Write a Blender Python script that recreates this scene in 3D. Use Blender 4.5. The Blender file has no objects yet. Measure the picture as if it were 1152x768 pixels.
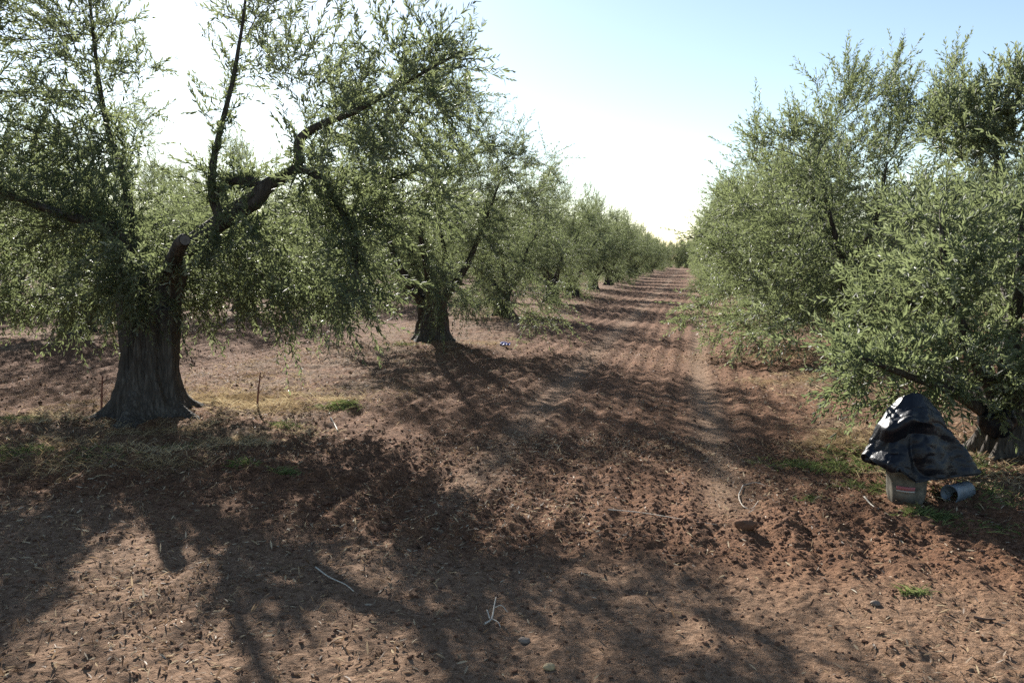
# Olive orchard: two rows of old olive trees on tilled red soil, backlit by a low sun.
import bpy, math, random
import numpy as np
from mathutils import Vector, Matrix

R = math.radians
random.seed(7)
RNG = np.random.default_rng(11)
scene = bpy.context.scene
COL = scene.collection

# ---------------------------------------------------------------- camera model
F = 1000.0                      # focal length in pixels of the 1152 x 768 photograph
YAW, PITCH, CAM_H = R(11.25), R(5.25), 1.6
_fw = np.array([-math.sin(YAW) * math.cos(PITCH), math.cos(YAW) * math.cos(PITCH), -math.sin(PITCH)])
_rt = np.array([math.cos(YAW), math.sin(YAW), 0.0])
_up = np.cross(_rt, _fw)
EYE = np.array([0.0, 0.0, CAM_H])

def P(px, py, d):
    """world point seen at pixel (px, py), d metres along the viewing axis"""
    return EYE + d * (_fw + (px - 576) / F * _rt + (384 - py) / F * _up)

def G(px, py):
    ray = _fw + (px - 576) / F * _rt + (384 - py) / F * _up
    p = EYE + ray * (-CAM_H / ray[2])
    for _ in range(4):
        p = EYE + ray * ((gz(p[0], p[1]) - CAM_H) / ray[2])
    return p

SUN_AZ, SUN_EL = R(-30.0), R(25.0)
SUNV = np.array([math.sin(SUN_AZ) * math.cos(SUN_EL), math.cos(SUN_AZ) * math.cos(SUN_EL), math.sin(SUN_EL)])

# ---------------------------------------------------------------- small helpers
def unit(v):
    v = np.asarray(v, float)
    return v / np.maximum(np.linalg.norm(v, axis=-1, keepdims=True), 1e-9)

def _hash(ix, iy, seed):
    h = (ix.astype(np.int64) * 374761393 + iy.astype(np.int64) * 668265263 + seed * 974711) & 0x7fffffff
    h = ((h ^ (h >> 13)) * 1274126177) & 0x7fffffff
    h = (h ^ (h >> 16)) & 0xffff
    return h.astype(np.float32) / 65535.0

def vnoise(x, y, seed=0):
    xi, yi = np.floor(x), np.floor(y)
    fx, fy = (x - xi).astype(np.float32), (y - yi).astype(np.float32)
    fx, fy = fx * fx * (3 - 2 * fx), fy * fy * (3 - 2 * fy)
    a, b = _hash(xi, yi, seed), _hash(xi + 1, yi, seed)
    c, d = _hash(xi, yi + 1, seed), _hash(xi + 1, yi + 1, seed)
    return (a + (b - a) * fx) * (1 - fy) + (c + (d - c) * fx) * fy

def fbm(x, y, freq, octs, seed):
    s, a, t = 0.0, 1.0, 0.0
    for o in range(octs):
        s = s + a * vnoise(x * freq + o * 17.3, y * freq - o * 9.1, seed + o * 7)
        t += a; a *= 0.5; freq *= 2.03
    return s / t

def sstep(a, b, x):
    t = np.clip((x - a) / (b - a), 0, 1)
    return t * t * (3 - 2 * t)

def build(name, verts, quads=None, tris=None, mats=(), mat_idx=None, parent=None, smooth=False, attrs=None):
    """verts (n,3), quads (m,4), tris (k,3) -> ONE mesh object"""
    me = bpy.data.meshes.new(name)
    verts = np.asarray(verts, np.float32)
    q = np.zeros((0, 4), np.int32) if quads is None or len(quads) == 0 else np.asarray(quads, np.int32)
    t = np.zeros((0, 3), np.int32) if tris is None or len(tris) == 0 else np.asarray(tris, np.int32)
    me.vertices.add(len(verts)); me.vertices.foreach_set('co', verts.ravel())
    me.loops.add(q.size + t.size)
    me.loops.foreach_set('vertex_index', np.concatenate([q.ravel(), t.ravel()]).astype(np.int32))
    me.polygons.add(len(q) + len(t))
    start = np.concatenate([np.arange(len(q)) * 4, q.size + np.arange(len(t)) * 3]).astype(np.int32)
    me.polygons.foreach_set('loop_start', start)
    if mat_idx is not None:
        me.polygons.foreach_set('material_index', np.asarray(mat_idx, np.int32))
    me.polygons.foreach_set('use_smooth', np.full(len(q) + len(t), bool(smooth)) if not hasattr(smooth, '__len__') else np.asarray(smooth, bool))
    for m in mats: me.materials.append(m)
    me.update(calc_edges=True)
    for k, v in (attrs or {}).items():
        a = me.attributes.new(k, 'FLOAT', 'POINT'); a.data.foreach_set('value', np.asarray(v, np.float32))
    me.validate()
    o = bpy.data.objects.new(name, me); COL.objects.link(o)
    if parent is not None: o.parent = parent
    return o

class Geo:
    """collects pieces for one mesh"""
    def __init__(s): s.v, s.q, s.t, s.qm, s.tm, s.a, s.n = [], [], [], [], [], [], 0
    def add(s, v, q=None, t=None, m=0, a=None):
        v = np.asarray(v, float)
        if q is not None and len(q): s.q.append(np.asarray(q) + s.n); s.qm.append(np.full(len(q), m))
        if t is not None and len(t): s.t.append(np.asarray(t) + s.n); s.tm.append(np.full(len(t), m))
        s.v.append(v); s.a.append(np.zeros(len(v)) if a is None else np.broadcast_to(a, (len(v),)))
        s.n += len(v)
    def build(s, name, mats, parent=None, smooth=True):
        q = np.concatenate(s.q) if s.q else None
        t = np.concatenate(s.t) if s.t else None
        mi = np.concatenate(s.qm + s.tm) if (s.qm or s.tm) else None
        return build(name, np.concatenate(s.v), q, t, mats, mi, parent, smooth, {'tint': np.concatenate(s.a)})

def tube(geo, pts, rad, sides=6, m=0, cap=True, wob=0.0, seed=0):
    pts = np.asarray(pts, float); rad = np.asarray(rad, float); n = len(pts)
    if n < 2: return
    tan = np.gradient(pts, axis=0); tan = unit(tan)
    ref = np.array([0.0, 0, 1]) if abs(tan[0][2]) < 0.9 else np.array([1.0, 0, 0])
    u = unit(np.cross(tan[0], ref)); us = [u]
    for i in range(1, n):
        u = us[-1] - tan[i] * np.dot(us[-1], tan[i]); us.append(unit(u))
    us = np.array(us); ws = np.cross(tan, us)
    th = np.arange(sides) / sides * 2 * math.pi
    rr = rad[:, None] * np.ones(sides)[None]
    if wob:
        zz = np.cumsum(np.r_[0, np.linalg.norm(np.diff(pts, axis=0), axis=1)])
        rr = rr * (1 + wob * (fbm(np.cos(th)[None] * 1.3 + zz[:, None] * 2.0 + seed, np.sin(th)[None] * 1.3 + zz[:, None] * 1.1, 1.5, 3, seed) - .5) * 2)
    v = pts[:, None] + rr[..., None] * (np.cos(th)[None, :, None] * us[:, None] + np.sin(th)[None, :, None] * ws[:, None])
    v = v.reshape(-1, 3)
    i = np.arange(n - 1)[:, None] * sides; j = np.arange(sides)[None]; k = (j + 1) % sides
    q = np.stack([i + j, i + k, i + sides + k, i + sides + j], -1).reshape(-1, 4)
    t = None
    if cap:
        v = np.vstack([v, pts[-1:] + tan[-1:] * rad[-1] * 0.3]); c = len(v) - 1; b = (n - 1) * sides
        t = np.stack([b + j[0], b + k[0], np.full(sides, c)], -1)
    geo.add(v, q, t, m)

def spline(pts, rad, n):
    """Catmull-Rom resampling of a limb"""
    pts = np.asarray(pts, float); rad = np.asarray(rad, float)
    p = np.vstack([2 * pts[0] - pts[1], pts, 2 * pts[-1] - pts[-2]])
    s = np.linspace(0, len(pts) - 1 - 1e-6, n); i = s.astype(int); f = (s - i)[:, None]
    a, b, c, d = p[i], p[i + 1], p[i + 2], p[i + 3]
    out = .5 * (2 * b + (c - a) * f + (2 * a - 5 * b + 4 * c - d) * f ** 2 + (3 * b - a - 3 * c + d) * f ** 3)
    return out, np.interp(s, np.arange(len(rad)), rad)

def empty(name, loc, rz=0.0):
    o = bpy.data.objects.new(name, None); COL.objects.link(o)
    o.location = loc; o.rotation_euler = (0, 0, rz); o.empty_display_size = 0.2
    return o

def tag(o, label=None, cat=None, group=None, kind=None):
    if label: o['label'] = label
    if cat: o['category'] = cat
    if group: o['group'] = group
    if kind: o['kind'] = kind
    return o

# ---------------------------------------------------------------- materials
class NT:
    def __init__(s, name):
        s.m = bpy.data.materials.new(name); s.m.use_nodes = True
        s.t = s.m.node_tree; s.t.nodes.clear()
        s.out = s.t.nodes.new('ShaderNodeOutputMaterial')
    def n(s, typ, **kw):
        nd = s.t.nodes.new('ShaderNode' + typ)
        for k, v in kw.items():
            if k.startswith('_'): setattr(nd, k[1:], v)
            else:
                key = k.replace('__', ' ')
                nd.inputs[key].default_value = v
        return nd
    def l(s, a, b): s.t.links.new(a, b)
    def ramp(s, fac, stops, interp='LINEAR'):
        r = s.n('ValToRGB'); r.color_ramp.interpolation = interp
        e = r.color_ramp.elements
        while len(e) < len(stops): e.new(0.5)
        for el, (p, c) in zip(e, stops): el.position = p; el.color = (*c, 1) if len(c) == 3 else c
        s.l(fac, r.inputs['Fac']); return r.outputs['Color']
    def mix(s, fac, a, b, mode='MIX'):
        x = s.n('Mix', _data_type='RGBA', _blend_type=mode)
        for sock, v in ((x.inputs['Factor'], fac), (x.inputs['A'], a), (x.inputs['B'], b)):
            pass
        def put(i, v):
            if hasattr(v, 'is_linked') or hasattr(v, 'links'): s.l(v, x.inputs[i])
            else: x.inputs[i].default_value = v if i == 0 else ((*v, 1) if len(v) == 3 else v)
        put(0, fac); put(6, a); put(7, b)
        return x.outputs[2]
    def math(s, op, a, b=0.0, clamp=False):
        x = s.n('Math', _operation=op, _use_clamp=clamp)
        for i, v in ((0, a), (1, b)):
            if hasattr(v, 'links'): s.l(v, x.inputs[i])
            else: x.inputs[i].default_value = v
        return x.outputs[0]
    def attr(s, name):
        a = s.n('Attribute'); a.attribute_name = name; return a.outputs['Fac']
    def noise(s, vec, scale, detail=3.0, rough=0.55):
        nd = s.n('TexNoise', Scale=scale, Detail=detail, Roughness=rough)
        s.l(vec, nd.inputs['Vector']); return nd.outputs['Fac']
    def obj_vec(s): return s.n('TexCoord').outputs['Object']

def leaf_material(name, dark, mid, light, trans, rough=0.34, tfac=0.36):
    a = NT(name); tint = a.attr('tint')
    c = a.ramp(tint, [(0.0, dark), (0.55, mid), (0.85, light), (1.0, tuple(min(1, x * 1.45) for x in light))])
    p = a.n('BsdfPrincipled', Roughness=rough); a.l(c, p.inputs['Base Color'])
    p.inputs['Specular IOR Level'].default_value = 0.32
    tr = a.n('BsdfTranslucent')
    tc = a.mix(0.75, c, trans, 'MIX'); a.l(tc, tr.inputs['Color'])
    ms = a.n('MixShader', Fac=tfac); a.l(p.outputs[0], ms.inputs[1]); a.l(tr.outputs[0], ms.inputs[2])
    a.l(ms.outputs[0], a.out.inputs['Surface'])
    return a.m

LEAF = leaf_material('olive_leaf', (.072, .091, .056), (.134, .154, .098), (.285, .300, .235), (.255, .30, .12), .52, .48)
LEAF_YOUNG = leaf_material('olive_leaf_young', (.074, .097, .057), (.142, .168, .102), (.30, .315, .24), (.26, .305, .125), .52, .48)

def bark_material(name, dark, mid, pale, scale=1.0):
    a = NT(name); v = a.obj_vec()
    mp = a.n('Mapping'); mp.inputs['Scale'].default_value = (10 * scale, 10 * scale, 1.4 * scale); a.l(v, mp.inputs['Vector'])
    n1 = a.noise(mp.outputs[0], 1.6, 8, .65); n2 = a.noise(v, 5.0 * scale, 4, .6)
    vo = a.n('TexVoronoi', Scale=2.4, _feature='DISTANCE_TO_EDGE'); a.l(mp.outputs[0], vo.inputs['Vector'])
    crack = a.math('ADD', a.math('MULTIPLY', vo.outputs['Distance'], 2.5, True), .35, True)
    c = a.ramp(n1, [(.25, dark), (.5, mid), (.78, pale)])
    lich = a.ramp(n2, [(.56, (0, 0, 0)), (.68, (1, 1, 1))])
    c = a.mix(a.math('MULTIPLY', lich, .35), c, (.17, .16, .14))
    c = a.mix(a.math('SUBTRACT', 1.0, crack, True), c, dark)
    p = a.n('BsdfPrincipled', Roughness=.88); a.l(c, p.inputs['Base Color']); p.inputs['Specular IOR Level'].default_value = .2
    h = a.math('ADD', a.math('MULTIPLY', n1, .7), a.math('MULTIPLY', crack, .5))
    b = a.n('Bump', Strength=.8, Distance=.03); a.l(h, b.inputs['Height']); a.l(b.outputs[0], p.inputs['Normal'])
    a.l(p.outputs[0], a.out.inputs['Surface']); return a.m

BARK = bark_material('olive_bark', (.036, .030, .025), (.088, .074, .060), (.165, .148, .125))
TWIG = bark_material('twig_bark', (.07, .062, .05), (.13, .12, .095), (.22, .21, .18), 2.0)

def plain(name, col, rough=.7, spec=.3, var=.35, scale=30.0, bump=0.0, metal=0.0):
    a = NT(name); v = a.obj_vec(); n = a.noise(v, scale, 4, .6)
    c = a.ramp(n, [(.3, tuple(x * (1 - var) for x in col)), (.7, tuple(min(1, x * (1 + var)) for x in col))])
    p = a.n('BsdfPrincipled', Roughness=rough, Metallic=metal); a.l(c, p.inputs['Base Color']); p.inputs['Specular IOR Level'].default_value = spec
    if bump:
        b = a.n('Bump', Strength=.6, Distance=bump); a.l(n, b.inputs['Height']); a.l(b.outputs[0], p.inputs['Normal'])
    a.l(p.outputs[0], a.out.inputs['Surface']); return a.m

def tint_material(name, stops, rough=.8, tfac=0.0):
    a = NT(name); c = a.ramp(a.attr('tint'), stops)
    p = a.n('BsdfPrincipled', Roughness=rough); a.l(c, p.inputs['Base Color']); p.inputs['Specular IOR Level'].default_value = .3
    if tfac:
        tr = a.n('BsdfTranslucent'); a.l(c, tr.inputs['Color'])
        ms = a.n('MixShader', Fac=tfac); a.l(p.outputs[0], ms.inputs[1]); a.l(tr.outputs[0], ms.inputs[2])
        a.l(ms.outputs[0], a.out.inputs['Surface'])
    else: a.l(p.outputs[0], a.out.inputs['Surface'])
    return a.m

# ---------------------------------------------------------------- ground
ROW_L, ROW_R = -5.1, 2.65
ROWS_X = [-42.6, -35.2, -27.7, -20.2, -12.7, -5.1, 2.65, 10.1, 17.6]

def row_mask(x, y):
    """1 on the untilled strips along the tree rows"""
    wob = (fbm(x, y, .6, 3, 5) - .5) * 1.5
    m = 0
    for rx in ROWS_X:
        w = 1.75 if rx != ROW_R else 1.45
        m = np.maximum(m, 1 - sstep(w - .45, w + .35, np.abs(x - rx) + wob))
    y0 = np.where(x < -1, 5.75, 5.95)
    return m * sstep(-.25, .35, y - y0 + wob * .3)

def headland(x, y):
    """1 on the compacted track that crosses in front of the rows"""
    return 1 - sstep(4.1, 5.0, y + .10 * x + (fbm(x, y, .7, 2, 31) - .5) * .9)

def ground_parts(x, y):
    row, head = row_mask(x, y), headland(x, y)
    till = (1 - row) * (1 - head * .85)
    track = np.exp(-((x - .22 - .05 * np.sin(y * .35)) / .17) ** 2) + .8 * np.exp(-((x + 1.55 - .05 * np.sin(y * .3)) / .2) ** 2)
    track = np.clip(track, 0, 1) * (1 - row) * sstep(4.8, 6.2, y)
    return row, head, till, track

def ground_h(x, y, detail=True):
    x = np.asarray(x, np.float64); y = np.asarray(y, np.float64)
    row, head, till, track = ground_parts(x, y)
    h = (fbm(x, y, .22, 2, 3) - .5) * .14
    h = h + row * .07
    h = h + till * (1 - track) * .017 * np.sin(x * 2 * math.pi / .27 + 1.2 * fbm(x * .6, y * .25, .5, 2, 8)) * (.5 + fbm(x * 2, y * .5, .7, 2, 18))
    h = h - track * .025
    berm = np.exp(-((y - 5.27 - .15 * x + .25 * (fbm(x, x * 0, .9, 2, 77) - .5)) / .30) ** 2) * sstep(-.6, .6, x) * .05
    berm2 = np.exp(-((y - 6.25 + .12 * (x + 5) + .35 * (fbm(x, x * 0, .8, 2, 79) - .5)) / .28) ** 2) * sstep(-1.6, -2.8, x) * .05
    h = h + berm + berm2
    if detail:
        cl = fbm(x, y, 9.0, 3, 41); cl = np.abs(cl - .5) * 2
        lumps = fbm(x, y, 4.2, 2, 51)
        fine = vnoise(x * 33, y * 33, 61)
        mid = fbm(x, y, 17.0, 2, 47)
        h = h + till * ((.5 - cl) * .012 + (lumps - .5) * .015 + (mid - .5) * .017 + (fine - .5) * .016) * (1 - .7 * track)
        h = h + (berm + berm2) * (.6 * (lumps - .5) - .45 * cl + .5 * (mid - .5))
        h = h + row * ((lumps - .5) * .06 + (.5 - cl) * .026 + (mid - .5) * .034 + (fine - .5) * .020)
        rut = np.sin((x * .93 - y * .36) * 2 * math.pi / .30)
        h = h + head * ((lumps - .5) * .016 + (.5 - cl) * .010 + (mid - .5) * .010 + (fine - .5) * .009)
        h = h + .010 * np.exp(-((y + .1 * x - 3.75) / .3) ** 2) * rut * sstep(.6, 1.6, x)
    return h

def gz(x, y): return float(ground_h(np.array([x]), np.array([y]), False)[0])

def make_ground():
    c = YAW + math.pi / 2
    fine = np.arange(-46, 46.01, .095); coarse = np.arange(50, 310.1, 4.0)
    ang = R(1) * np.concatenate([fine, coarse]) + c
    r, rs = .5, []
    while r < 4000:
        rs.append(r)
        r *= 1.05 if r < 2.2 else (1.0042 if r < 45 else (1.02 if r < 150 else 1.12))
    rs = np.array(rs); na, nr = len(ang), len(rs)
    A, Rr = np.meshgrid(ang, rs)
    x, y = np.cos(A) * Rr, np.sin(A) * Rr
    h = ground_h(x, y) * (1 - sstep(150, 400, Rr))
    v = np.stack([x, y, h], -1).reshape(-1, 3)
    v = np.vstack([v, [[0, 0, float(h[0].mean())]]])
    i = np.arange(nr - 1)[:, None] * na; j = np.arange(na)[None]; k = (j + 1) % na
    q = np.stack([i + j, i + na + j, i + na + k, i + k], -1).reshape(-1, 4)[:, ::-1]
    t = np.stack([np.full(na, nr * na), j[0], k[0]], -1)
    row, head, till, track = ground_parts(x, y)
    app = lambda z: np.append(np.asarray(z).ravel(), 0.0)
    a = NT('red_tilled_soil'); vec = a.obj_vec()
    row_n, head_n, trk_n = a.attr('row'), a.attr('head'), a.attr('track')
    n0 = a.noise(vec, .9, 4, .6); n1 = a.noise(vec, 7, 6, .65); n2 = a.noise(vec, 38, 5, .7); n3 = a.noise(vec, 150, 3, .7)
    soil = a.ramp(n1, [(.28, (.106, .050, .027)), (.5, (.184, .092, .049)), (.74, (.268, .150, .085))])
    soil = a.mix(a.ramp(n0, [(.35, (0, 0, 0)), (.7, (.55, .55, .55))]), soil, (.185, .102, .060))
    grit = a.ramp(n2, [(.34, (.36, .35, .34)), (.52, (1, 1, 1)), (.70, (1.55, 1.5, 1.45))])
    soil = a.mix(.8, soil, grit, 'MULTIPLY')
    dust = a.ramp(n2, [(.34, (.165, .098, .057)), (.5, (.255, .163, .102)), (.68, (.36, .248, .165))])
    soil = a.mix(a.math('MULTIPLY', head_n, .70), soil, dust)
    soil = a.mix(a.math('MULTIPLY', trk_n, .85), soil, dust)
    straw = a.ramp(n2, [(.34, (.075, .052, .035)), (.52, (.20, .145, .092)), (.70, (.40, .31, .20))])
    pat = a.ramp(a.noise(vec, 1.7, 5, .65), [(.42, (0, 0, 0)), (.60, (1, 1, 1))])
    soil = a.mix(a.math('MULTIPLY', row_n, a.math('MULTIPLY', pat, .52)), soil, straw)
    # scattered chips of pale debris far away, too small to be built
    sp = a.ramp(n3, [(.66, (0, 0, 0)), (.72, (1, 1, 1))])
    soil = a.mix(a.math('MULTIPLY', sp, .55), soil, (.36, .27, .19))
    p = a.n('BsdfPrincipled', Roughness=.95); a.l(soil, p.inputs['Base Color']); p.inputs['Specular IOR Level'].default_value = .1
    hh = a.math('ADD', a.math('ADD', a.math('MULTIPLY', n2, .6), a.math('MULTIPLY', n3, .25)), a.math('MULTIPLY', a.noise(vec, 14, 3, .6), .9))
    b = a.n('Bump', Strength=.9, Distance=.042); a.l(hh, b.inputs['Height']); a.l(b.outputs[0], p.inputs['Normal'])
    a.l(p.outputs[0], a.out.inputs['Surface'])
    o = build('ground', v, q, t, [a.m], None, None, True, {'row': app(row), 'head': app(head), 'track': app(track)})
    tag(o, 'tilled red soil of the olive orchard with untilled strips under the trees', 'ground', kind='structure')
make_ground()

# ---------------------------------------------------------------- foliage
def leaf_geo(geo, o, d, nrm, L, W, tint, m=1, fine=False):
    """o base points, d leaf directions, nrm leaf normals"""
    n = len(o)
    if n == 0: return
    s = unit(np.cross(d, nrm)); L = L[:, None]; W = W[:, None]
    nn = np.cross(s, d)
    if fine:
        curl = (RNG.random((n, 1)) - .35) * .22 * L
        pts = [o, o + d * L * .32 + s * W * .5 + nn * W * .18, o + d * L * .68 + s * W * .46 + nn * (W * .18 - curl * .4),
               o + d * L - nn * curl, o + d * L * .68 - s * W * .46 + nn * (W * .18 - curl * .4), o + d * L * .32 - s * W * .5 + nn * W * .18]
        v = np.stack(pts, 1).reshape(-1, 3); i = np.arange(n)[:, None] * 6
        q = np.concatenate([i + np.array([0, 1, 2, 3]), i + np.array([0, 3, 4, 5])])
        geo.add(v, q, None, m, np.repeat(tint, 6))
    else:
        pts = [o, o + d * L * .5 + s * W * .5, o + d * L - nn * L * .06, o + d * L * .5 - s * W * .5]
        v = np.stack(pts, 1).reshape(-1, 3); i = np.arange(n)[:, None] * 4
        geo.add(v, i + np.array([0, 1, 2, 3]), None, m, np.repeat(tint, 4))

def shoots(geo, o, d, L, bend, rng, leaf_l=.056, leaf_w=.0125, gap=.021, fine=False, twig_r=.0022, tint_bias=0.0, stem=True):
    """leafy shoots: stems with pairs of leaves set crosswise"""
    S = len(o)
    if S == 0: return
    d = unit(d)
    pt = lambda i, t: o[i] + d[i] * (L[i] * t)[:, None] + bend[i] * (L[i] * t * t)[:, None]
    if stem:
        ts = [0, .35, .7, 1.0]; idx = np.arange(S)
        rings = []
        ref = np.where(np.abs(d[:, 2:3]) < .9, np.array([[0, 0, 1.0]]), np.array([[1.0, 0, 0]]))
        u = unit(np.cross(d, ref)); w = np.cross(d, u)
        for t in ts:
            c = pt(idx, np.full(S, t)); r = twig_r * (1.15 - t * .75)
            rings.append(np.stack([c + r * u, c + r * (-.5 * u + .866 * w), c + r * (-.5 * u - .866 * w)], 1))
        v = np.stack(rings, 1).reshape(-1, 3)
        b = np.arange(S)[:, None, None] * 12 + np.arange(3)[None, :, None] * 3; j = np.arange(3)[None, None]; k = (j + 1) % 3
        q = np.stack([b + j, b + k, b + 3 + k, b + 3 + j], -1).reshape(-1, 4)
        geo.add(v, q, None, 0)
    npair = np.maximum(3, (L / gap).astype(int))
    i = np.repeat(np.arange(S), npair)
    kk = np.concatenate([np.arange(n) for n in npair])
    t = (kk + .6 + rng.random(len(kk)) * .5) / npair[i]
    t = np.clip(t, .06, 1.0)
    c = pt(i, t); tan = unit(d[i] + 2 * bend[i] * t[:, None])
    ref = unit(np.cross(tan, unit(rng.normal(size=(S, 3)))[i]))
    b2 = np.cross(tan, ref)
    ang = kk * (math.pi / 2) + rng.normal(size=len(kk)) * .25
    for sgn in (1, -1):
        keep = rng.random(len(kk)) < .93
        side = (ref * np.cos(ang)[:, None] + b2 * np.sin(ang)[:, None]) * sgn
        dirn = unit(tan * (.75 + .35 * t[:, None]) + side * (.85 - .25 * t[:, None]) + np.array([0, 0, .10]) + rng.normal(size=c.shape) * .27)
        nrm = unit(tan * .9 - side * .6 + rng.normal(size=c.shape) * .35)
        ll = leaf_l * (.65 + .6 * rng.random(len(kk))) * (1.0 - .35 * np.clip(t - .7, 0, 1) / .3)
        ww = leaf_w * (.8 + .45 * rng.random(len(kk)))
        cl = fbm(o[:, 0] * 1.0 + o[:, 2] * .7 + 40, o[:, 1] - o[:, 2] * .6 + 40, 1.1, 2, 12) - .5
        tint = np.clip(rng.random(len(kk)) ** 1.5 * .70 + tint_bias + (cl * .8 + (rng.random(S) - .5) * .30)[i] + .16 * (t > .8), 0, 1)
        leaf_geo(geo, c[keep], dirn[keep], nrm[keep], ll[keep], ww[keep], tint[keep], 1, fine)

def grow(nodes, parent, attr, step, kill, infl, iters, rng, trop=(0, 0, .20)):
    """space colonisation from an existing limb skeleton"""
    cap = 9000
    pos = np.zeros((cap, 3)); par = np.full(cap, -1); n = len(nodes); pos[:n] = nodes; par[:n] = parent
    alive = np.ones(len(attr), bool); nd = np.full(len(attr), 1e9); ni = np.zeros(len(attr), int)
    def upd(a, b):
        for s in range(a, b, 400):
            e = min(b, s + 400)
            D = np.linalg.norm(attr[:, None] - pos[None, s:e], axis=2)
            k = D.argmin(1); dm = D[np.arange(len(attr)), k]; better = dm < nd
            nd[better] = dm[better]; ni[better] = k[better] + s
    upd(0, n); kids = np.zeros(cap, int)
    for it in range(iters):
        act = alive & (nd < infl)
        if not act.any(): break
        acc = np.zeros((n, 3)); v = unit(attr[act] - pos[ni[act]])
        np.add.at(acc, ni[act], v)
        src = np.unique(ni[act]); src = src[kids[src] < 4]
        if len(src) == 0: break
        dv = unit(acc[src] + np.array(trop) + rng.normal(size=(len(src), 3)) * .36)
        new = pos[src] + dv * step; m = min(len(src), cap - n)
        if m <= 0: break
        pos[n:n + m] = new[:m]; par[n:n + m] = src[:m]; kids[src[:m]] += 1
        upd(n, n + m); n += m
        alive &= ~(nd < kill)
    return pos[:n], par[:n]

def tree_radii(par, n0, tip=.0028, ex=2.35):
    n = len(par); w = np.zeros(n); kids = np.bincount(par[par >= 0], minlength=n)
    w[kids == 0] = tip ** ex
    for i in range(n - 1, -1, -1):
        if par[i] >= 0: w[par[i]] += w[i]
    return w ** (1 / ex), kids

def chains(par, rad, start):
    """split the grown skeleton into chains (start = first grown node)"""
    n = len(par); kids = [[] for _ in range(n)]
    for i in range(start, n): kids[par[i]].append(i)
    out, stack = [], []
    for i in range(start):
        for k in kids[i]: stack.append((i, k))
    while stack:
        a, k = stack.pop(); ch = [a, k]; cur = k
        while kids[cur]:
            ks = sorted(kids[cur], key=lambda z: -rad[z])
            for z in ks[1:]: stack.append((cur, z))
            cur = ks[0]; ch.append(cur)
        out.append(ch)
    return out

def trunk_mesh(name, parent, h, r0, flare, seed, top_off=(0, 0), flutes=7, na=112, nz=64, top_scale=.85, bury=.12, mats=None):
    rng = np.random.default_rng(seed)
    z = np.linspace(0, 1, nz) ** 1.25 * (h + bury) - bury
    th = np.arange(na) / na * 2 * math.pi
    Z, T = np.meshgrid(z, th, indexing='ij')
    zz = np.clip(Z, 0, None)
    tw = T + .35 * zz / h * (1 if seed % 2 else -1)
    f = 0
    for k in range(3):
        nf = flutes + k * 4 - 2; f = f + (1 / (1 + .7 * k)) * np.abs(np.sin(nf * .5 * tw + rng.random() * 6 + .8 * np.sin(zz * 2 + k)))
    f = f / 2.2
    roots = np.clip(np.cos(tw * rng.integers(4, 6) + rng.random() * 6) * .5 + .5, 0, 1) ** 1.6 * .7 + .3 * np.clip(np.cos(tw * 2 + rng.random() * 6) * .5 + .5, 0, 1)
    tp = 1 + (top_scale - 1) * np.clip(zz / h, 0, 1)
    rr = r0 * tp * (.68 + .52 * f) + flare * (np.exp(-np.clip(Z, -.05, None) / (.20 * max(h, .8))) * (.25 + .75 * roots) + 1.1 * np.exp(-np.clip(Z, -.05, None) / .07) * roots ** 2)
    x0, y0 = np.cos(T) * 3, np.sin(T) * 3
    rr = rr + r0 * .24 * (fbm(x0 + seed, y0 + zz * 3.0, .9, 3, seed) - .5) * 2 + r0 * .05 * (fbm(x0 * 2, y0 * 2 + zz * 9, 2.5, 3, seed + 5) - .5) * 2
    rr = rr * np.where(Z > h * .93, np.sqrt(np.clip(1 - ((Z - h * .93) / (h * .0705)) ** 2, .02, 1)), 1)
    s = np.clip(zz / h, 0, 1.1) ** 1.3
    cx, cy = top_off[0] * s + .03 * np.sin(zz * 4 + seed), top_off[1] * s
    v = np.stack([cx + rr * np.cos(T), cy + rr * np.sin(T), Z], -1).reshape(-1, 3)
    i = np.arange(nz - 1)[:, None] * na; j = np.arange(na)[None]; k = (j + 1) % na
    q = np.stack([i + j, i + k, i + na + k, i + na + j], -1).reshape(-1, 4)
    v = np.vstack([v, [[top_off[0], top_off[1], h]]]); b = (nz - 1) * na
    t = np.stack([b + j[0], b + k[0], np.full(na, len(v) - 1)], -1)
    return build(name, v, q, t, mats or [BARK], None, parent, True)

def lobes(rng, specs):
    """attractor points: specs of (centre, radii, count, hollow)"""
    out = []
    for c, r, n, hol in specs:
        u = unit(rng.normal(size=(n, 3))); rad = (hol + (1 - hol) * rng.random((n, 1))) ** (1 / 2.2)
        out.append(np.asarray(c) + u * rad * np.asarray(r))
    return np.vstack(out)

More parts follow.
